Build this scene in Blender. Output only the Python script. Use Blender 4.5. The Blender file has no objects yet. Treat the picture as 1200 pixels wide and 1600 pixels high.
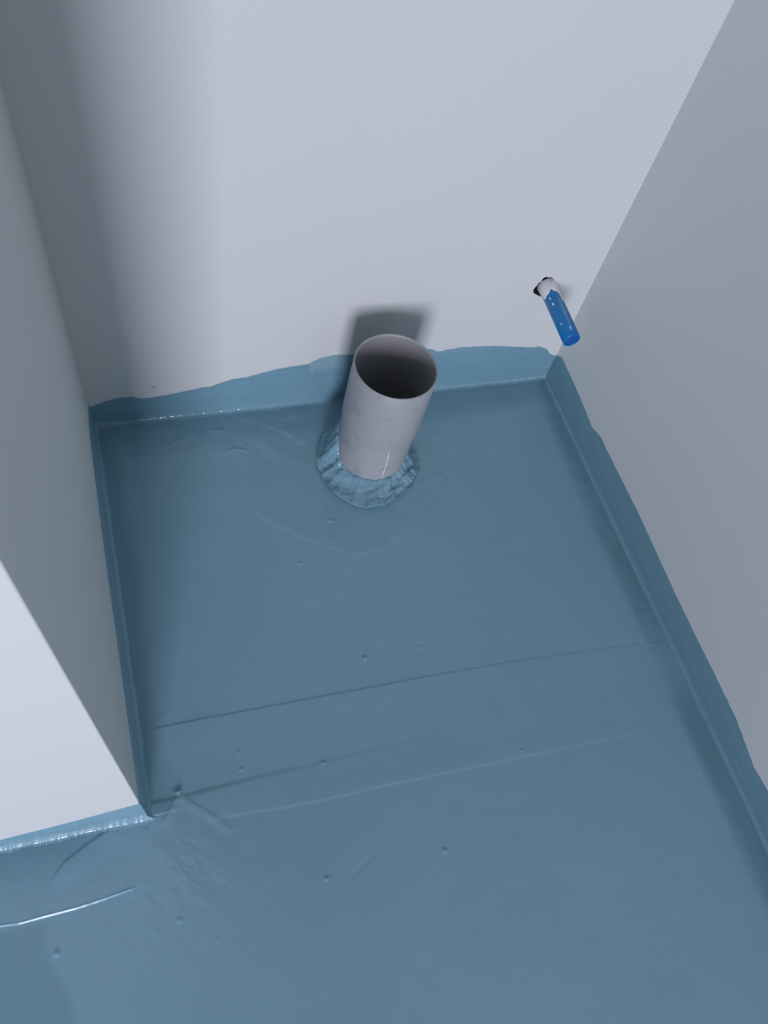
import bpy, math
import numpy as np
from mathutils import Matrix, Vector
from mathutils.geometry import tessellate_polygon

scene = bpy.context.scene
COL = scene.collection

# ------------------------------------------------------------------ camera
CAM = (-0.61082, -0.71667, 0.94507)
RR = [(0.95676, -0.247839, 0.152267), (-0.140348, -0.851843, -0.504645), (0.254778, 0.461454, -0.849793)]
cd = bpy.data.cameras.new('camera')
cd.sensor_fit = 'HORIZONTAL'; cd.sensor_width = 36.0; cd.lens = 37.106
cd.clip_start = 0.01
cam = bpy.data.objects.new('camera', cd); COL.objects.link(cam)
cR, cD, cF = (Vector(v) for v in RR)
cam.matrix_world = Matrix(((cR.x, -cD.x, -cF.x, CAM[0]), (cR.y, -cD.y, -cF.y, CAM[1]), (cR.z, -cD.z, -cF.z, CAM[2]), (0, 0, 0, 1)))
scene.camera = cam

# ------------------------------------------------------------------ light
w = bpy.data.worlds.new('world'); scene.world = w; w.use_nodes = True
w.node_tree.nodes['Background'].inputs[0].default_value = (0.66, 0.78, 1.0, 1)
w.node_tree.nodes['Background'].inputs[1].default_value = 0.35
# daylight coming in through the open doorway in the far wall
la = bpy.data.lights.new('doorway_daylight', 'AREA'); la.shape = 'RECTANGLE'
la.size = 1.15; la.size_y = 2.15; la.energy = 152.0; la.color = (0.91, 0.872, 1.0)
lo = bpy.data.objects.new('doorway_daylight', la); COL.objects.link(lo)
lo.location = (-1.62, -5.22, 1.32); lo.rotation_euler = (math.radians(90), 0, 0)
vs = scene.view_settings
vs.view_transform = 'Standard'; vs.look = 'None'; vs.gamma = 1.0; vs.use_curve_mapping = False
vs.exposure = 0.56

# ------------------------------------------------------------------ helpers
def vnoise(x, y, seed=0):
    """smooth lattice noise, about -1..1"""
    x = np.asarray(x, float); y = np.asarray(y, float)
    xi = np.floor(x).astype(np.int64); yi = np.floor(y).astype(np.int64)
    fx = x - xi; fy = y - yi
    fx = fx * fx * fx * (fx * (fx * 6 - 15) + 10); fy = fy * fy * fy * (fy * (fy * 6 - 15) + 10)
    def h(a, b):
        n = (a * 374761393 + b * 668265263 + seed * 1442695041) & 0x7fffffff
        n = ((n ^ (n >> 13)) * 1274126177) & 0x7fffffff
        n = ((n ^ (n >> 16)) * 668265263) & 0x7fffffff
        return ((n ^ (n >> 15)) & 0xffff) / 32767.5 - 1
    a = h(xi, yi); b = h(xi + 1, yi); c = h(xi, yi + 1); e = h(xi + 1, yi + 1)
    return (a * (1 - fx) + b * fx) * (1 - fy) + (c * (1 - fx) + e * fx) * fy

def fbm(x, y, seed=0, o=4):
    s = 0; amp = 1.0
    for i in range(o):
        s = s + amp * vnoise(x * 2 ** i, y * 2 ** i, seed + i * 17); amp *= 0.5
    return s / 1.9

def sstep(a, b, x):
    t = np.clip((x - a) / (b - a), 0, 1); return t * t * (3 - 2 * t)

def poly_dist(px, py, pts):
    """distance to a polyline, signed side (left positive), parameter along it 0..1"""
    best = np.full(px.shape, 1e9); side = np.zeros(px.shape); par = np.zeros(px.shape)
    n = len(pts) - 1
    for i in range(n):
        ax, ay = pts[i]; bx, by = pts[i + 1]
        dx, dy = bx - ax, by - ay; L2 = dx * dx + dy * dy
        t = np.clip(((px - ax) * dx + (py - ay) * dy) / L2, 0, 1)
        ex = px - ax - t * dx; ey = py - ay - t * dy
        dd = np.hypot(ex, ey); m = dd < best
        best = np.where(m, dd, best); side = np.where(m, np.sign(dx * ey - dy * ex), side); par = np.where(m, (i + t) / n, par)
    return best, side, par

def link(name, me, mat, parent=None):
    o = bpy.data.objects.new(name, me); COL.objects.link(o)
    if mat: me.materials.append(mat)
    if parent: o.parent = parent
    return o

def mesh(name, verts, faces, smooth=True):
    me = bpy.data.meshes.new(name)
    me.from_pydata([tuple(v) for v in verts], [], [tuple(q) for q in faces])
    if smooth:
        me.polygons.foreach_set('use_smooth', [True] * len(me.polygons))
    me.update(); return me

def grid_faces(nu, nv, close_u=False, flip=False):
    out = []
    for i in range(nu if close_u else nu - 1):
        i2 = (i + 1) % nu
        for j in range(nv - 1):
            q = (i * nv + j, i2 * nv + j, i2 * nv + j + 1, i * nv + j + 1)
            out.append(q[::-1] if flip else q)
    return out

def attr(me, name, vals):
    a = me.attributes.new(name, 'FLOAT', 'POINT'); a.data.foreach_set('value', np.asarray(vals, np.float32).ravel())

def tag(o, label=None, cat=None, kind=None, group=None):
    if label: o['label'] = label
    if cat: o['category'] = cat
    if kind: o['kind'] = kind
    if group: o['group'] = group
    return o

def box(name, x0, x1, y0, y1, z0, z1, mat):
    v = [(x, y, z) for x in (x0, x1) for y in (y0, y1) for z in (z0, z1)]
    fc = [(0, 1, 3, 2), (4, 6, 7, 5), (0, 4, 5, 1), (2, 3, 7, 6), (0, 2, 6, 4), (1, 5, 7, 3)]
    return link(name, mesh(name, v, fc, False), mat)

# ------------------------------------------------------------------ materials
class NT:
    def __init__(s, name):
        s.m = bpy.data.materials.new(name); s.m.use_nodes = True
        s.t = s.m.node_tree; s.b = s.t.nodes['Principled BSDF']
    def n(s, typ, **kw):
        nd = s.t.nodes.new(typ)
        for k, v in kw.items():
            if k.startswith('i_'): nd.inputs[k[2:].replace('_', ' ')].default_value = v
            else: setattr(nd, k, v)
        return nd
    def l(s, a, b): s.t.links.new(a, b)
    def noise(s, scale, detail=4, rough=0.55, vec=None):
        nd = s.n('ShaderNodeTexNoise'); nd.inputs['Scale'].default_value = scale
        nd.inputs['Detail'].default_value = detail; nd.inputs['Roughness'].default_value = rough
        if vec is not None: s.l(vec, nd.inputs['Vector'])
        return nd.outputs['Fac']
    def ramp(s, fac, stops):
        nd = s.n('ShaderNodeValToRGB'); e = nd.color_ramp.elements
        while len(e) < len(stops): e.new(0.5)
        for q, (p, c) in zip(e, stops): q.position = p; q.color = (*c, 1)
        s.l(fac, nd.inputs[0]); return nd.outputs[0]
    def mix(s, fac, a, b, typ='MIX'):
        nd = s.n('ShaderNodeMix', data_type='RGBA', blend_type=typ)
        if isinstance(fac, float): nd.inputs[0].default_value = fac
        else: s.l(fac, nd.inputs[0])
        for k, q in ((6, a), (7, b)):
            if isinstance(q, tuple): nd.inputs[k].default_value = (*q, 1)
            else: s.l(q, nd.inputs[k])
        return nd.outputs[2]
    def math(s, op, a, b=None, clamp=False):
        nd = s.n('ShaderNodeMath', operation=op, use_clamp=clamp)
        for k, q in ((0, a), (1, b)):
            if q is None: continue
            if isinstance(q, (int, float)): nd.inputs[k].default_value = q
            else: s.l(q, nd.inputs[k])
        return nd.outputs[0]
    def bump(s, h, strength, dist):
        nd = s.n('ShaderNodeBump'); nd.inputs['Strength'].default_value = strength; nd.inputs['Distance'].default_value = dist
        s.l(h, nd.inputs['Height']); s.l(nd.outputs[0], s.b.inputs['Normal']); return nd
    def coords(s): return s.n('ShaderNodeTexCoord').outputs['Object']
    def set(s, **kw):
        for k, v in kw.items(): s.b.inputs[k.replace('_', ' ')].default_value = v

def wall_mat(name, base=(0.55, 0.585, 0.58), marks=()):
    t = NT(name); co = t.coords()
    c = t.mix(t.noise(3.0, 3, 0.5, co), tuple(x * 0.965 for x in base), tuple(min(1, x * 1.03) for x in base))
    for (mx, my, mz, sx, sy, sz, dark) in marks:      # small scuffs at their place on the wall
        mp = t.n('ShaderNodeMapping', vector_type='POINT')
        mp.inputs['Location'].default_value = (-mx / sx, -my / sy, -mz / sz)
        mp.inputs['Scale'].default_value = (1 / sx, 1 / sy, 1 / sz)
        t.l(co, mp.inputs[0])
        ln = t.n('ShaderNodeVectorMath', operation='LENGTH'); t.l(mp.outputs[0], ln.inputs[0])
        nz = t.math('MULTIPLY', t.noise(420.0, 2, 0.6, co), 0.9)
        fac = t.math('SUBTRACT', 1.25, t.math('ADD', ln.outputs['Value'], nz), True)
        fac = t.math('MULTIPLY', fac, 2.2 * dark, True)
        c = t.mix(fac, c, (0.10, 0.11, 0.12))
    t.l(c, t.b.inputs['Base Color']); t.set(Roughness=0.72)
    t.b.inputs['Specular IOR Level'].default_value = 0.3
    t.bump(t.noise(260.0, 3, 0.6, co), 0.10, 0.0006)
    return t.m

def membrane_mat(name, streak=None, rough=0.13, bmp=0.18):
    """blue liquid waterproofing: 'coat' = how thickly the second coat was brushed on, 'thin' = where it lets the board through"""
    t = NT(name); co = t.coords()
    at = t.n('ShaderNodeAttribute', attribute_name='coat').outputs['Fac']
    th = t.n('ShaderNodeAttribute', attribute_name='thin').outputs['Fac']
    c = t.mix(t.noise(9.0, 4, 0.6, co), (0.205, 0.365, 0.455), (0.220, 0.387, 0.480))
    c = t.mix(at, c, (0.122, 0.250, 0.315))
    c = t.mix(th, c, (0.30, 0.43, 0.47))
    t.l(c, t.b.inputs['Base Color'])
    rg = t.math('MULTIPLY_ADD', t.noise(14.0, 4, 0.6, co), 0.14); t.t.nodes[-1].inputs[2].default_value = rough
    t.l(rg, t.b.inputs['Roughness'])
    t.b.inputs['Specular IOR Level'].default_value = 0.42
    mp = t.n('ShaderNodeMapping'); t.l(co, mp.inputs[0])
    mp.inputs['Scale'].default_value = streak or (1, 1, 1)
    h = t.math('ADD', t.math('MULTIPLY', t.noise(170.0, 3, 0.6, mp.outputs[0]), 0.7), t.math('MULTIPLY', t.noise(520.0, 2, 0.5, mp.outputs[0]), 0.3))
    t.bump(h, bmp, 0.0010)
    return t.m

M_WALL = wall_mat('wall_paint', marks=[(-0.6125, 0, 0.0712, 0.0045, 0.02, 0.0016, 1.0)])
M_SIDE = wall_mat('side_wall_paint', marks=[(-0.695, -0.216, 0.250, 0.02, 0.0028, 0.016, 0.30)])
M_PLAIN = wall_mat('plain_wall_paint')
M_RIGHT = wall_mat('right_wall_lightened', (0.605, 0.655, 0.65))  # wall colour lightened to make up for light this wall lacks
M_DIMMED = wall_mat('dimmed_room_finish', (0.11, 0.115, 0.115))  # unseen room surfaces, darkened to cut the light they bounce back
M_FLOOR = membrane_mat('floor_membrane')
M_UP_X = membrane_mat('upturn_membrane_x', (0.10, 1, 1), 0.08, 0.10)
M_UP_Y = membrane_mat('upturn_membrane_y', (1, 0.10, 1), 0.14, 0.14)
M_COLLAR = membrane_mat('collar_membrane', None, 0.08, 0.10)

# ------------------------------------------------------------------ layout (metres)
WB, WF, DEP = 0.700, 0.6847, 0.5372      # niche width at the back and front, niche depth
XL, YF, ZC = -2.90, -5.20, 2.80          # rest of the room
SK = 0.0265                              # the right wall runs slightly out of square
PX, PY = -0.3185, -0.1085                # drain pipe axis
PR, PRB, PH = 0.0540, 0.0518, 0.1995     # rim radius, barrel radius, height
TILT = math.radians(2.2); PBX = PX - math.tan(TILT) * PH   # the pipe leans a touch to the right
rwx = lambda y: -SK * y                  # right wall face
lwx = lambda y: -WB + (WB - WF) * (-y / DEP)
fwy = lambda x: -DEP + 0.0193 * (-WF - x)

# ------------------------------------------------------------------ walls
# back wall with the ragged hole for the water pipe
HOLE = [(-0.0886, 0.1945), (-0.0905, 0.2010), (-0.0888, 0.2060), (-0.0872, 0.2085), (-0.0868, 0.2125), (-0.0838, 0.2150), (-0.0826, 0.2210),
        (-0.0795, 0.2232), (-0.0758, 0.2218), (-0.0700, 0.2215), (-0.0640, 0.2160), (-0.0600, 0.2085), (-0.0578, 0.2010),
        (-0.0585, 0.1930), (-0.0625, 0.1875), (-0.0690, 0.1850), (-0.0765, 0.1868), (-0.0825, 0.1905)]
x0, x1 = -0.78, 0.12
outer = [(x0, -0.06), (x1, -0.06), (x1, ZC), (x0, ZC)]
nh = len(HOLE)
v = [(x, 0, z) for x, z in outer] + [(x, 0, z) for x, z in HOLE]
tri = tessellate_polygon([[Vector((x, z, 0)) for x, z in outer], [Vector((x, z, 0)) for x, z in HOLE]])
fc = []
for t3 in tri:
    a, b, c = (v[i] for i in t3)
    cr = (b[0] - a[0]) * (c[2] - a[2]) - (b[2] - a[2]) * (c[0] - a[0])
    fc.append(tuple(t3) if cr > 0 else tuple(t3[::-1]))
k0 = len(v); v += [(x, 0.1, z) for x, z in outer]
for i in range(4): fc.append((i, (i + 1) % 4, k0 + (i + 1) % 4, k0 + i)[::-1])
fc.append((k0, k0 + 1, k0 + 2, k0 + 3)[::-1])
wall_back = link('wall_back', mesh('wall_back', v, fc, False), M_WALL)
tag(wall_back, 'pale painted back wall of the niche behind the drain pipe', kind='structure')
dk = NT('hole_shade'); dk.set(Roughness=0.9)  # dark colour stands in for the shade inside the hole
dk.l(dk.ramp(dk.noise(300.0, 3), [(0.3, (0.05, 0.05, 0.048)), (0.7, (0.12, 0.115, 0.11))]), dk.b.inputs['Base Color'])
v = [(x, 0.0004, z) for x, z in HOLE] + [(-0.0735 + (x + 0.0735) * 1.05, 0.07, 0.204 + (z - 0.204) * 1.05) for x, z in HOLE]
fc = [(i, (i + 1) % nh, nh + (i + 1) % nh, nh + i) for i in range(nh)] + [tuple(range(nh, 2 * nh))]
hole = link('pipe_hole', mesh('pipe_hole', v, fc, False), dk.m, wall_back)
tag(hole, 'dark ragged hole cut around the blue pipe')

# right wall
v = [(rwx(0.0), 0.0, -0.06), (rwx(YF - 0.1), YF - 0.1, -0.06), (0.25, YF - 0.1, -0.06), (0.25, 0.0, -0.06)]
v += [(a, b, ZC) for a, b, _ in v]
fc = [(0, 1, 5, 4)[::-1], (1, 2, 6, 5), (2, 3, 7, 6), (3, 0, 4, 7), (0, 1, 2, 3), (4, 5, 6, 7)[::-1]]
wall_right = link('wall_right', mesh('wall_right', v, fc, False), M_RIGHT)
tag(wall_right, 'grey-white right wall in half light beside the blue pipe', kind='structure')

# left wall: the block that forms the niche, its free edge slightly eased
rb = 0.0016
ex, ey = -WF, -DEP
v2 = [(-WB, 0.0), (lwx(-DEP + rb), -DEP + rb)] + [(ex - rb + rb * math.cos(a), ey + rb - rb * math.sin(a)) for a in np.linspace(0.3, 1.27, 4)] + \
     [(ex - rb, fwy(ex - rb)), (XL - 0.1, fwy(XL - 0.1)), (XL - 0.1, 0.0)]
n = len(v2)
v = [(a, b, -0.06) for a, b in v2] + [(a, b, ZC) for a, b in v2]
fc = [(i, (i + 1) % n, n + (i + 1) % n, n + i)[::-1] for i in range(n)] + [tuple(range(n)), tuple(range(n, 2 * n))[::-1]]
wall_left = link('wall_left', mesh('wall_left', v, fc, False), M_SIDE)
tag(wall_left, 'white wall end on the left with shaded inner face and bright front', kind='structure')

# the rest of the room behind the photographer
o = box('wall_side', XL - 0.1, XL, YF - 0.1, fwy(XL), -0.06, ZC, M_DIMMED); tag(o, 'darkened grey side wall of the room behind the camera', kind='structure')
DX0, DX1, DZ = -2.23, -1.01, 2.42
v2 = [(XL - 0.1, -0.06), (XL - 0.1, ZC), (0.12, ZC), (0.12, -0.06), (DX1, -0.06), (DX1, DZ), (DX0, DZ), (DX0, -0.06)]
tri = tessellate_polygon([[Vector((a, b, 0)) for a, b in v2]])
v = [(a, YF, b) for a, b in v2] + [(a, YF - 0.1, b) for a, b in v2]; n = len(v2)
fc = [tuple(t3) for t3 in tri] + [tuple(n + i for i in t3[::-1]) for t3 in tri] + [(i, (i + 1) % n, n + (i + 1) % n, n + i) for i in range(n)]
o = link('wall_front', mesh('wall_front', v, fc, False), M_DIMMED); tag(o, 'darkened grey front wall with an open doorway behind the camera', kind='structure')
o = box('ceiling', XL - 0.1, 0.25, YF - 0.1, 0.1, ZC, ZC + 0.1, M_DIMMED); tag(o, 'grey ceiling above the niche', kind='structure')

# ------------------------------------------------------------------ floor: one trowelled, taped and coated surface
def axis(lo, a, b, hi, step, coarse):
    return np.concatenate([np.arange(lo, a - coarse * 0.3, coarse), np.arange(a, b, step), [hi]])
xs = np.concatenate([np.arange(XL - 0.1, -0.93, 0.05), np.arange(-0.90, 0.05, 0.0014), [0.06, 0.12]])
ys = np.concatenate([np.arange(YF - 0.1, -1.02, 0.06), np.arange(-1.0, -0.632, 0.0014), np.arange(-0.632, -0.588, 0.0006), np.arange(-0.588, -0.435, 0.0009), np.arange(-0.435, 0.0, 0.0014), [0.0]])
X, Y = np.meshgrid(xs, ys, indexing='ij')

LINE1 = [(-0.6734, -0.4415), (-0.6167, -0.4414), (-0.5145, -0.4433), (-0.3338, -0.446), (-0.2355, -0.4486), (-0.1325, -0.4541), (-0.02, -0.462)]
LINE2 = [(-0.6835, -0.5231), (-0.6505, -0.5238), (-0.5628, -0.5213), (-0.4841, -0.5212), (-0.4029, -0.5192), (-0.3278, -0.5198)]
LINE3 = [(-0.6113, -0.5549), (-0.5478, -0.5598), (-0.4931, -0.5624), (-0.4206, -0.5629), (-0.2926, -0.5666), (-0.1731, -0.5693), (-0.0837, -0.5724)]
LINE4 = [(-0.93, -0.605), (-0.8595, -0.6068), (-0.8358, -0.6084), (-0.8179, -0.6105), (-0.79, -0.6100), (-0.7628, -0.6098), (-0.735, -0.6078), (-0.7117, -0.6051), (-0.7019, -0.6044)]
DIAGA = [(-0.7242, -0.5401), (-0.7472, -0.5499), (-0.7725, -0.5626), (-0.7859, -0.5771), (-0.7938, -0.5875)]
DIAGB = [(-0.6497, -0.5175), (-0.6329, -0.534), (-0.6142, -0.5508), (-0.6052, -0.5611), (-0.5932, -0.5741)]
DIAGC = [(-0.6497, -0.5175), (-0.6597, -0.5313), (-0.6727, -0.5488)]
RBAND = [(-0.0155, 0.0), (-0.0155, -0.0642), (-0.0173, -0.1265), (-0.0188, -0.1723), (-0.0222, -0.2665), (-0.0195, -0.3675), (-0.0178, -0.425), (-0.0162, -0.4949), (-0.013, -0.5631), (-0.0140, -0.6512), (-0.0108, -0.7173), (-0.0105, -0.8014), (-0.01, -1.1)]

def height(X, Y):
    wob = 0.0012 * fbm(X * 60, Y * 60, 3, 3)
    Z = 0.0009 * fbm(X * 5, Y * 5, 1, 3) + 0.00016 * fbm(X * 45, Y * 45, 2, 3)
    # rougher trowelling near the stub corner and at the back left
    rough = np.exp(-(((X + 0.68) / 0.10) ** 2 + ((Y + 0.62) / 0.07) ** 2)) + 0.9 * np.exp(-(((X + 0.47) / 0.10) ** 2 + ((Y + 0.07) / 0.045) ** 2)) \
        + 0.7 * np.exp(-(((X - PX) / 0.11) ** 2 + ((Y - PY + 0.07) / 0.06) ** 2)) + 0.7 * np.exp(-(((X + 0.83) / 0.06) ** 2 + ((Y + 0.58) / 0.05) ** 2))
    u = X * 0.8 + Y * 0.6; q = -X * 0.6 + Y * 0.8
    Z = Z + rough * (0.00060 * fbm(u * 70, q * 26, 5, 3) + 0.00022 * fbm(u * 220, q * 120, 6, 2))
    def step(pts, amp, width, fade, sgn=1, sl=0.03):
        d, s, p = poly_dist(X, Y, pts)
        d = d * s * sgn + wob * 0.35
        return amp * (sstep(-width, width, d) * (1 - sstep(width, sl, d))) * fade(p)
    one = lambda p: sstep(0, 0.04, p) * (1 - sstep(0.96, 1, p))
    # tape across the floor joint: back edge looks away from the light, front edge towards it
    Z = Z + step(LINE1, 0.00062, 0.0010, lambda p: sstep(0, 0.03, p) * (1 - 0.75 * sstep(0.35, 0.9, p)), -1, 0.05)
    Z = Z + step(LINE3, 0.00048, 0.0022, lambda p: one(p) * (1 - 0.6 * sstep(0.4, 0.9, p)), 1, 0.035)
    # the joint underneath shows as a soft sag with its dark side towards the wall
    Z = Z + step(LINE2, 0.0012, 0.0034, lambda p: sstep(0, 0.03, p) * (1 - 0.8 * sstep(0.1, 0.8, p)) * (1 - sstep(0.8, 1.0, p)), -1, 0.04)
    Z = Z + step(LINE4, 0.0015, 0.0009, lambda p: 1 - sstep(0.72, 1, p), 1, 0.05)
    d, s, p = poly_dist(X, Y, LINE4); Z = Z + 0.0009 * np.exp(-((d + wob * 0.35) / 0.0010) ** 2) * (1 - sstep(0.9, 1, p))
    Z = Z + step(DIAGA, 0.0011, 0.0018, lambda p: 1 - sstep(0.5, 1, p), 1, 0.03)
    for pts, sg in ((DIAGB, -1), (DIAGC, 1)):
        Z = Z + step(pts, 0.0011, 0.0018, lambda p: (1 - sstep(0.75, 1, p)) * (0.75 + 0.4 * vnoise(p * 8, p * 3, 9)), sg, 0.012)
    # folded fleece patch around the pipe
    for pts, a in (([(-0.508, -0.150), (-0.5103, -0.1682), (-0.490, -0.190), (-0.4581, -0.218), (-0.43, -0.235)], 0.00075), ([(-0.2162, -0.0857), (-0.1928, -0.127)], 0.0007),
                   ([(-0.50, -0.016), (-0.470, -0.030), (-0.44, -0.050), (-0.42, -0.075)], 0.0008), ([(-0.44, -0.028), (-0.405, -0.022), (-0.37, -0.012)], 0.0006),
                   ([(-0.43, -0.235), (-0.39, -0.262), (-0.345, -0.262), (-0.30, -0.235)], 0.0005), ([(-0.25, -0.118), (-0.232, -0.135)], 0.0005), ([(-0.27, -0.17), (-0.245, -0.165), (-0.225, -0.162)], 0.0005)):
        Z = Z + step(pts, a * 0.45, 0.0018, one, 1, 0.022)
    # brushed ends near the back left
    for pts, a in (([(-0.615, -0.046), (-0.60, -0.047), (-0.585, -0.040)], 0.0006), ([(-0.53, -0.073), (-0.515, -0.067), (-0.50, -0.072)], 0.0008), ([(-0.545, -0.03), (-0.525, -0.034)], 0.0007),
                   ([(-0.4335, -0.077), (-0.430, -0.066)], 0.0007), ([(-0.4774, -0.646), (-0.4562, -0.6344)], -0.0005)):
        d, s, p = poly_dist(X, Y, pts); Z = Z + 0.6 * a * np.exp(-((d + wob) / 0.0026) ** 2)
    # grit and burst bubbles under the coat
    for (bx, by), a, r0 in (((-0.4054, -0.4067), 0.0020, 0.0030), ((-0.3303, -0.4068), 0.0011, 0.0026), ((-0.5768, -0.5087), 0.0010, 0.0030), ((-0.5071, -0.6434), 0.0016, 0.0028),
                            ((-0.3703, -0.6466), 0.0016, 0.0028), ((-0.7846, -0.6464), 0.0020, 0.0036), ((-0.6644, -0.6458), 0.0014, 0.0040), ((-0.4842, -0.5219), 0.0012, 0.0026),
                            ((-0.6497, -0.5175), 0.0022, 0.0030), ((-0.5772, -0.4887), 0.0008, 0.0024), ((-0.4581, -0.2618), 0.0010, 0.0028), ((-0.405, -0.205), 0.0014, 0.0030), ((-0.6300, -0.6730), 0.0007, 0.002), ((-0.244, -0.56), 0.0007, 0.002)):
        e = np.hypot((X - bx) * 0.8 + (Y - by) * 0.3, (Y - by) * 1.0 - 0.2 * (X - bx))
        Z = Z + 0.9 * a * np.exp(-(e / (r0 * 0.72)) ** 2) - 0.25 * a * np.exp(-(np.hypot(X - bx - 0.0012, Y - by - 0.003) / (r0 * 0.8)) ** 2)
    # corner tapes: slight swelling along the walls
    for dd in (-Y, rwx(Y) - X, np.where(Y > -DEP, X - lwx(Y), 1.0)):
        Z = Z + 0.0009 * (1 - sstep(0.0, 0.05, dd + 8 * wob)) * (dd > -0.05) * (Y > -1.05)
    d = np.where((X < -WF) & (Y < fwy(X) + 0.004), fwy(X) - Y, 1.0)
    Z = Z + 0.0012 * (1 - sstep(0.0, 0.03, d + 4 * wob)) * sstep(WF, WF + 0.03, -X)
    return Z

Z = height(X, Y)
wb = 0.004 * fbm(X * 30, Y * 9, 21, 4)
brush = 0.5 + 0.5 * fbm(X * 260, Y * 16, 22, 3)
d, s, p = poly_dist(X, Y, RBAND)
edge = np.where(s > 0, d, -d)                       # towards the wall positive
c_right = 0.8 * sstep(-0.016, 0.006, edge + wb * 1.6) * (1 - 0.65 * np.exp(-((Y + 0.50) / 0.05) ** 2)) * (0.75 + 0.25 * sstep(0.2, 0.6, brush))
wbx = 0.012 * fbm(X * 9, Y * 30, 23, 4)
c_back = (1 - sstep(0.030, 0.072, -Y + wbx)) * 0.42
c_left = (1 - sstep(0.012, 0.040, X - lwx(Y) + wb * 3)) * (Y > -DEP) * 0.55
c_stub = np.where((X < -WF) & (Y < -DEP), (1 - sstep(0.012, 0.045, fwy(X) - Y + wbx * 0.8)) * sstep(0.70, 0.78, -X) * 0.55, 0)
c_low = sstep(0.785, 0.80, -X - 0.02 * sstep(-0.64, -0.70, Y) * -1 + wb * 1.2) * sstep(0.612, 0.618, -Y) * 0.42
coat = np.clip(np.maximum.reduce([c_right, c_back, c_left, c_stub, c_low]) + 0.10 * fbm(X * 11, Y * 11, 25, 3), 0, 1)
keep = ~(np.hypot(X - PBX, Y - PY) < PRB - 0.006)
V = np.stack([X, Y, Z], -1).reshape(-1, 3)
nx, ny = X.shape
idx = np.arange(nx * ny).reshape(nx, ny)
Q = np.stack([idx[:-1, :-1], idx[1:, :-1], idx[1:, 1:], idx[:-1, 1:]], -1)
km = keep[:-1, :-1] & keep[1:, :-1] & keep[1:, 1:] & keep[:-1, 1:]
cxm = (X[:-1, :-1] + X[1:, 1:]) / 2; cym = (Y[:-1, :-1] + Y[1:, 1:]) / 2
km &= ~((cxm < lwx(cym) - 0.03) & (cym > -DEP + 0.03))
km &= ~(cxm > rwx(cym) + 0.03)
Q = Q[km].reshape(-1, 4)
me = bpy.data.meshes.new('floor')
me.vertices.add(len(V)); me.vertices.foreach_set('co', V.ravel())
me.loops.add(Q.size); me.loops.foreach_set('vertex_index', Q.ravel().astype(np.int32))
me.polygons.add(len(Q)); me.polygons.foreach_set('loop_start', np.arange(0, Q.size, 4, dtype=np.int32))
me.polygons.foreach_set('use_smooth', np.ones(len(Q), bool))
me.update(calc_edges=True)
attr(me, 'coat', coat); attr(me, 'thin', np.zeros(X.shape))
floor = link('floor', me, M_FLOOR)
tag(floor, 'blue waterproofed floor with taped joints and small bumps', kind='structure')

# ------------------------------------------------------------------ membrane brushed up the foot of each wall
def upturn(name, A, B, nrm, prof, mat, label, seed, thin=None, cove=0.006, coat_top=0.15, n=520, ragged=0.0012, rip=0.25, rip3=0.0, th0=0.0013, wrap=0):
    A = np.array(A); B = np.array(B); nrm = np.array(nrm) / np.hypot(*nrm)
    L = np.hypot(*(B - A)); u = np.concatenate([np.zeros(wrap), np.linspace(0, 1, n)]); m = len(u)
    N = np.tile(nrm, (m, 1))
    for i in range(wrap):                     # carried round the free corner of the wall
        a = math.pi / 2 * i / wrap; N[i] = (math.cos(a), -math.sin(a))
    S = u * L
    P = A + (B - A) * u[:, None]
    H = np.interp(S, [q[0] for q in prof], [q[1] for q in prof]) + ragged * fbm(S * 120, S * 0, seed, 4)
    cr = cove * (1 + rip * vnoise(S * 40, S * 0 + 0.3, seed + 3) + rip * 0.5 * vnoise(S * 200, S * 0 + 0.7, seed + 4) + rip3 * vnoise(S * 520, S * 0 + 0.2, seed + 7))
    if wrap: cr[:wrap] *= 1 + 0.5 * vnoise(np.arange(wrap) * 0.35, np.zeros(wrap), seed + 9)
    foot = P + N * (th0 + cr)[:, None]
    z0 = height(foot[:, 0], foot[:, 1]) + 0.0001
    cols = [(th0 + cr + 0.004, z0 - 0.003)]
    for c in np.linspace(0, 1, 9):
        a = c * math.pi / 2
        cols.append((th0 + cr * (1 - math.sin(a)), z0 + cr * (1 - math.cos(a))))
    for t in list(np.linspace(0, 0.8, 14)[1:]) + [0.86, 0.91, 0.95, 0.98, 1.0]:
        z = z0 + cr + (H - cr - z0) * t
        th = th0 * (1 + 0.30 * vnoise(S * 25, z * 160, seed + 5) + 0.08 * vnoise(S * 60, z * 420, seed + 6))
        if t > 0.5: th = th * (1 - 0.95 * (t - 0.5) / 0.5)
        if t == 1.0: th = th * 0 - 0.0008
        cols.append((th, z))
    nv = len(cols)
    V = np.zeros((m, nv, 3)); ct = np.zeros((m, nv)); tn = np.zeros((m, nv))
    for k, (dn, z) in enumerate(cols):
        V[:, k, 0] = P[:, 0] + N[:, 0] * dn; V[:, k, 1] = P[:, 1] + N[:, 1] * dn; V[:, k, 2] = z
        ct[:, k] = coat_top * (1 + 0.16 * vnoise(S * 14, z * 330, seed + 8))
        if thin: tn[:, k] = thin(S, z)
    me_ = mesh(name, V.reshape(-1, 3), grid_faces(m, nv))
    attr(me_, 'coat', np.clip(ct, 0, 1)); attr(me_, 'thin', np.clip(tn, 0, 1))
    o = link(name, me_, mat); tag(o, label, kind='structure'); return o

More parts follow.
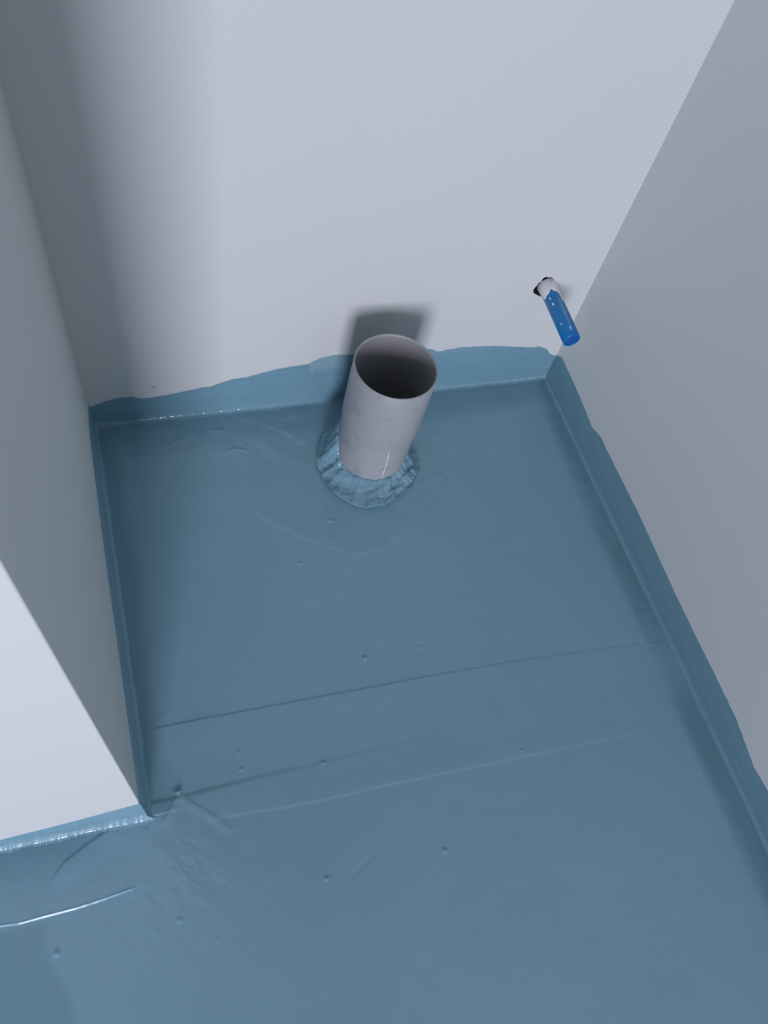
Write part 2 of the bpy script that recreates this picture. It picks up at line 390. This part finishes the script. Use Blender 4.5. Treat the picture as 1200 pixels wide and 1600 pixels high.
BACK = [(-0.7013, 0.0414), (-0.6976, 0.0436), (-0.6843, 0.0497), (-0.6643, 0.0566), (-0.645, 0.057), (-0.6306, 0.0505), (-0.5961, 0.0532), (-0.5427, 0.0622), (-0.5392, 0.0612), (-0.5055, 0.0737), (-0.4863, 0.0749), (-0.4441, 0.0857), (-0.399, 0.091), (-0.3852, 0.1005), (-0.3645, 0.1045), (-0.3401, 0.1023), (-0.281, 0.0994), (-0.2197, 0.0982), (-0.2042, 0.0907), (-0.1914, 0.0932), (-0.1679, 0.0957), (-0.1188, 0.0922), (-0.0514, 0.0794), (-0.0367, 0.0804), (-0.0209, 0.0697), (-0.014, 0.06), (0.0023, 0.0519)]
RIGHT = [(-0.0026, 0.0581), (-0.0125, 0.0648), (-0.0279, 0.0638), (-0.0553, 0.0636), (-0.1125, 0.059), (-0.1407, 0.055), (-0.1659, 0.0636), (-0.2194, 0.0633), (-0.2997, 0.0639), (-0.3604, 0.0611), (-0.4206, 0.0581), (-0.4852, 0.0573), (-0.5327, 0.0578), (-0.5916, 0.0566), (-0.6476, 0.0458), (-0.6776, 0.0497), (-1.2, 0.055), (-3.1, 0.055)]
LEFT = [(0, 0.050), (-0.0181, 0.0636), (-0.07, 0.09), (-0.1254, 0.100), (-0.2328, 0.104), (-0.2914, 0.102), (-0.3874, 0.0926), (-0.4359, 0.0905), (-0.5254, 0.0865), (-0.54, 0.083)]
FRONT = [(-0.6847, 0.0800), (-0.7606, 0.0572), (-0.8235, 0.0443), (-1.2, 0.045), (-1.8, 0.045)]

def thin_back(s, z):
    x = -0.7013 + s                      # the lean brush stroke beside the pipe and the dry top strokes on the right
    a = 0.36 * (x > -0.398) * sstep(0.066, 0.080, z + 0.006 * vnoise(s * 200, z * 60, 77)) * (1 - sstep(-0.36, -0.32, x))
    b = 0.30 * sstep(0.080, 0.088, z) * sstep(-0.24, -0.2, x) * (0.5 + 0.5 * vnoise(s * 10, z * 700, 78))
    return a + b
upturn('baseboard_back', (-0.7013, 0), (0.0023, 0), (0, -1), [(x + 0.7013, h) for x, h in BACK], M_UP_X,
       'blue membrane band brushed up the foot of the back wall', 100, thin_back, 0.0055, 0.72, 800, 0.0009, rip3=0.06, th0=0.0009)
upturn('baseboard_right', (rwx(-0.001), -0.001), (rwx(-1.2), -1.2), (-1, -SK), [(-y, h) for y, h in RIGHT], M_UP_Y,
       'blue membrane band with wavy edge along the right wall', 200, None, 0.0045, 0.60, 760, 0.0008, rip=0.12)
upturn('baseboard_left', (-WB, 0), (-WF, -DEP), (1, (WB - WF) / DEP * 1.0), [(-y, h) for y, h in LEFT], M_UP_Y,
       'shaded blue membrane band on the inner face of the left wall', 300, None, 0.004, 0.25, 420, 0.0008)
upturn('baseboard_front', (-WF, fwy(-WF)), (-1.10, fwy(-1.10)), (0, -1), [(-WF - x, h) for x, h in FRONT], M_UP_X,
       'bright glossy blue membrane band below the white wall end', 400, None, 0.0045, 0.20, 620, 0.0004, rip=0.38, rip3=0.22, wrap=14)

# ------------------------------------------------------------------ grey drain pipe
g = NT('grey_pvc'); co = g.coords()
c = g.mix(g.noise(26.0, 4, 0.6, co), (0.285, 0.305, 0.32), (0.325, 0.345, 0.36))
sm = g.ramp(g.noise(38.0, 2, 0.5, co), [(0.60, (0, 0, 0)), (0.68, (1, 1, 1))])
c = g.mix(g.math('MULTIPLY', sm, 0.5), c, (0.20, 0.25, 0.28))
g.l(c, g.b.inputs['Base Color']); g.set(Roughness=0.42); g.b.inputs['Specular IOR Level'].default_value = 0.4
g.bump(g.noise(60.0, 3, 0.5, co), 0.05, 0.0008)
gi = NT('pipe_inside'); co = gi.coords()
gi.l(gi.mix(gi.noise(40.0, 3, 0.5, co), (0.26, 0.265, 0.28), (0.29, 0.295, 0.31)), gi.b.inputs['Base Color']); gi.set(Roughness=0.5)

def lathe(name, prof, mat, parent, n=96):
    vs_ = []
    for i in range(n):
        a = 2 * math.pi * i / n
        for rr, z in prof: vs_.append((rr * math.cos(a), rr * math.sin(a), z))
    return link(name, mesh(name, vs_, grid_faces(n, len(prof), True)), mat, parent)

pipe = bpy.data.objects.new('drain_pipe', None); COL.objects.link(pipe); pipe.location = (PBX, PY, 0); pipe.rotation_euler = (0, TILT, 0)
tag(pipe, 'short grey plastic drain pipe standing open on the blue floor', 'pipe')
T = 0.0022
lathe('socket', [(PRB, 0.078), (PRB + 0.0002, 0.082), (PR - 0.0004, 0.094), (PR, 0.098), (PR + 0.0002, PH * 0.8), (PR, PH - 0.0008), (PR - 0.0006, PH - 0.0001), (PR - T + 0.0006, PH), (PR - T, PH - 0.0008),
                 (PR - T, 0.098)], g.m, pipe)
lathe('barrel', [(PRB - T, -0.36), (PRB, -0.36), (PRB, 0.0), (PRB, 0.0785)], g.m, pipe)
lathe('bore', [(PR - T - 0.0002, PH - 0.003), (PR - T - 0.0002, 0.098), (PRB - T, 0.090), (PRB - T, -0.355), (0.0001, -0.355)], gi.m, pipe)

# ------------------------------------------------------------------ lumpy membrane collar around its foot
nth, nrad = 320, 34
th = np.linspace(0, 2 * math.pi, nth, endpoint=False)
deg = np.degrees(th)                          # 0 = +x; the camera looks on from about 245 degrees
def ang(tab):
    return np.interp(deg, [q[0] for q in tab], [q[1] for q in tab], period=360)
rout = ang([(0, 0.066), (60, 0.063), (120, 0.064), (150, 0.074), (170, 0.076), (190, 0.079), (215, 0.083), (235, 0.088), (250, 0.089), (270, 0.087), (290, 0.081), (310, 0.078), (335, 0.074)])
hup = ang([(0, 0.020), (40, 0.016), (90, 0.02), (130, 0.045), (155, 0.058), (175, 0.050), (190, 0.030), (205, 0.021), (225, 0.019), (250, 0.018), (280, 0.019), (310, 0.023), (340, 0.026)])
vs_, ct = [], []
for i in range(nth):
    a = th[i]; ca, sa = math.cos(a), math.sin(a)
    ro = rout[i] + 0.0055 * float(fbm(ca * 4.5 + 9, sa * 4.5, 51, 4)); hu = hup[i] * (1 + 0.22 * float(fbm(ca * 6, sa * 6 + 4, 52, 3)))
    lip = 0.0085 * (0.85 + 0.7 * float(fbm(ca * 5 + 2, sa * 5, 53, 3))) * float(np.interp(deg[i], [0, 100, 150, 180, 300, 325, 345, 360], [0.35, 0.3, 0.6, 1, 1, 0.8, 0.5, 0.35]))
    for j in range(nrad):
        t = j / (nrad - 1)
        if t < 0.74:                          # sloping skirt
            q = t / 0.74
            rr = PRB + 0.0010 + (ro - PRB) * q ** 1.1
            z = hu * (1 - q) ** 1.6 + lip * q ** 0.6
            w_ = math.sin(math.pi * min(1.0, q * 0.92 + 0.06)) ** 0.7
            px_, py_ = rr * ca * 1.0, rr * sa * 1.0
            mod = float(np.interp(deg[i], [150, 190, 225, 240, 265, 280, 320, 350], [1.3, 1.5, 1.2, 0.6, 0.6, 1.1, 1.4, 1.0]))
            lmp = max(0.0, mod - 0.95) * (1 if deg[i] > 270 or deg[i] < 20 else 0.5) * 0.006 * float(fbm(px_ * 130, py_ * 130, 57, 2)); big = float(fbm(ca * 3.4 + q * 2.1, sa * 3.4 - q * 2.6, 54, 3)); fn = float(fbm(px_ * 240 + z * 90, py_ * 240, 55, 2))
            z += w_ * ((0.0045 * big + 0.0005 * fn) * mod + lmp); rr += w_ * (0.0026 * float(fbm(ca * 4.2 - q * 2.0 + 3, sa * 4.2 + q * 2.4, 56, 3)))
            if j == 0: rr = PRB - 0.0012
        else:                                 # rounded lip, undercut at the floor
            q = (t - 0.74) / 0.26
            rr = ro + 0.0010 + 0.0016 * math.sin(q * math.pi) - 0.0065 * q
            z = lip * math.cos(q * math.pi / 2) - 0.0025 * q
        lean = math.tan(TILT) * max(z, 0)
        vs_.append((rr * ca + lean * (1 - min(1, (rr - PRB) / 0.02)), rr * sa, z)); ct.append(0.35)
m = mesh('membrane_collar', vs_, grid_faces(nth, nrad, True, True))
attr(m, 'coat', ct); attr(m, 'thin', np.zeros(len(ct)))
o = link('membrane_collar', m, M_COLLAR); o.location = (PBX, PY, 0)
tag(o, 'lumpy blue membrane collar sealing the foot of the grey pipe', 'sealing collar')

# ------------------------------------------------------------------ white fibre stuck to the barrel
wt = NT('white_fibre'); wt.l(wt.mix(wt.noise(400.0, 2), (0.85, 0.86, 0.88), (0.9, 0.9, 0.92)), wt.b.inputs['Base Color']); wt.set(Roughness=0.3)
def tube(name, pts, rad, mat, parent=None, n=6):
    pts = [Vector(q) for q in pts]; vs_ = []
    for i, q in enumerate(pts):
        tg = (pts[min(i + 1, len(pts) - 1)] - pts[max(i - 1, 0)]).normalized()
        a = tg.cross(Vector((0.3, 0.9, 0.2))).normalized(); b = tg.cross(a)
        rr = rad * (0.35 if i in (0, len(pts) - 1) else 1)
        for k in range(n):
            h = 2 * math.pi * k / n; vs_.append(q + a * math.cos(h) * rr + b * math.sin(h) * rr)
    return link(name, mesh(name, vs_, grid_faces_open(len(pts), n)), mat, parent)
def grid_faces_open(nu, n):
    return [(i * n + k, i * n + (k + 1) % n, (i + 1) * n + (k + 1) % n, (i + 1) * n + k) for i in range(nu - 1) for k in range(n)]
FIB = [(608, 698), (607.8, 706), (606, 716), (602.5, 729), (598.5, 740), (595, 749)]
C = Vector(CAM); pts = []
for (ux, uy) in FIB:       # points on the barrel's surface
    dv = cR * ((ux - 600) / 1236.88) + cD * ((uy - 800) / 1236.88) + cF
    ox, oy = C.x - PBX - 0.0012, C.y - PY; R_ = PRB + 0.0005
    A_ = dv.x ** 2 + dv.y ** 2; B_ = 2 * (ox * dv.x + oy * dv.y); C_ = ox * ox + oy * oy - R_ * R_
    s_ = (-B_ - math.sqrt(B_ * B_ - 4 * A_ * C_)) / (2 * A_); pts.append(C + dv * s_)
o = tube('fibre', pts, 0.00055, wt.m)
tag(o, 'thin white curved fibre clinging to the grey drain pipe', 'fibre')

# ------------------------------------------------------------------ blue water pipe
b = NT('blue_plastic'); co = b.coords()
b.l(b.mix(b.noise(60.0, 3, 0.5, co), (0.002, 0.150, 0.40), (0.004, 0.180, 0.46)), b.b.inputs['Base Color']); b.set(Roughness=0.32)
mp = b.n('ShaderNodeMapping'); mp.inputs['Scale'].default_value = (1, 0.05, 1); b.l(co, mp.inputs[0])
b.bump(b.noise(500.0, 2, 0.5, mp.outputs[0]), 0.12, 0.0006)
pl = NT('plaster'); co = pl.coords()
pl.l(pl.mix(pl.noise(120.0, 3, 0.6, co), (0.68, 0.68, 0.70), (0.80, 0.80, 0.81)), pl.b.inputs['Base Color']); pl.set(Roughness=0.8)
pl.bump(pl.noise(420.0, 3, 0.6, co), 0.4, 0.001)
H0 = Vector((-0.0690, 0.0, 0.2025)); H1 = Vector((-0.0680, -0.0945, 0.1985)); BR = 0.0120
wp = bpy.data.objects.new('water_pipe', None); COL.objects.link(wp)
wp.location = H0
ax = (H1 - H0); BL = ax.length; ax.normalize()
wp.rotation_euler = Vector((0, -1, 0)).rotation_difference(ax).to_euler()
tag(wp, 'capped blue plastic water pipe sticking out of the back wall', 'pipe')
def ylathe(name, prof, mat, n=40):
    vs_ = []
    for i in range(n):
        a = 2 * math.pi * i / n
        for rr, yy in prof: vs_.append((rr * math.cos(a), -yy, rr * math.sin(a)))
    return link(name, mesh(name, vs_, grid_faces(n, len(prof), True)), mat, wp)
ylathe('tube', [(BR, -0.055), (BR, 0.0), (BR, BL * 0.5), (BR, BL - 0.0008), (BR - 0.0005, BL), (BR - 0.0014, BL), (BR - 0.0018, BL - 0.0008), (BR - 0.0018, BL - 0.004)], b.m)
b2 = NT('blue_plug'); b2.l(b2.mix(b2.noise(90.0, 3), (0.001, 0.078, 0.29), (0.001, 0.090, 0.32)), b2.b.inputs['Base Color']); b2.set(Roughness=0.45)
ylathe('end_plug', [(BR - 0.0016, BL - 0.0022), (BR - 0.0050, BL - 0.0030), (0.0001, BL - 0.0032)], b2.m)
# ragged plaster smear hugging the pipe where it leaves the wall
n1, n2 = 90, 14; vs_ = []
for i in range(n1):
    a = 2 * math.pi * i / n1; ca, sa = math.cos(a), math.sin(a)
    ext = 0.019 + 0.006 * float(fbm(ca * 3 + 4, sa * 3, 61, 4)) + 0.010 * math.exp(-((a - 1.0) / 0.2) ** 2) - 0.006 * math.exp(-((a - 2.0) / 0.25) ** 2)
    for j in range(n2):
        t = j / (n2 - 1); yy = -0.004 + (ext + 0.004) * t
        th_ = (0.0009 + 0.0005 * float(fbm(ca * 5 + t * 3, sa * 5, 62, 3))) * (1 - t ** 4) + (0.0010 * (1 - t) ** 3) - (0.0004 if j == n2 - 1 else 0)
        vs_.append(((BR + th_) * ca, -yy, (BR + th_) * sa))
sm_ = link('plaster_smear', mesh('plaster_smear', vs_, grid_faces(n1, n2, True)), pl.m, wp)
tag(sm_, 'off-white plaster smeared round the pipe at the wall')
def speck(along, a, la_, wa, seed, name_='plaster_speck', mat_=pl.m):
    vs_ = [((BR + 0.0009) * math.cos(a), -along, (BR + 0.0009) * math.sin(a))]; fc_ = []; m_ = 14
    for k in range(m_):
        h = 2 * math.pi * k / m_; q = 1 + 0.3 * float(vnoise(math.cos(h) * 2 + seed, math.sin(h) * 2, 70))
        yy = along + la_ * q * math.cos(h); aa = a + wa * q * math.sin(h) / BR
        vs_.append(((BR - 0.0001) * math.cos(aa), -yy, (BR - 0.0001) * math.sin(aa)))
        fc_.append((0, 1 + k, 1 + (k + 1) % m_))
    link(name_, mesh(name_, vs_, fc_), mat_, wp)
for q in ((0.0365, 2.42, 0.0028, 0.0014, 1), (0.0260, 2.48, 0.0022, 0.0011, 2), (0.0300, 1.02, 0.0050, 0.0018, 3), (0.0700, 2.50, 0.0022, 0.0006, 4), (0.0820, 1.75, 0.0040, 0.0007, 5), (0.0560, 1.45, 0.0012, 0.0006, 6)):
    speck(*q)
fm = NT('pale_streak'); fm.l(fm.mix(fm.noise(160.0, 3), (0.03, 0.20, 0.46), (0.16, 0.34, 0.56)), fm.b.inputs['Base Color']); fm.set(Roughness=0.5)  # lighter blue streak running lengthwise on the tube
speck(0.058, 1.55, 0.030, 0.0026, 8, 'pale_streak', fm.m)
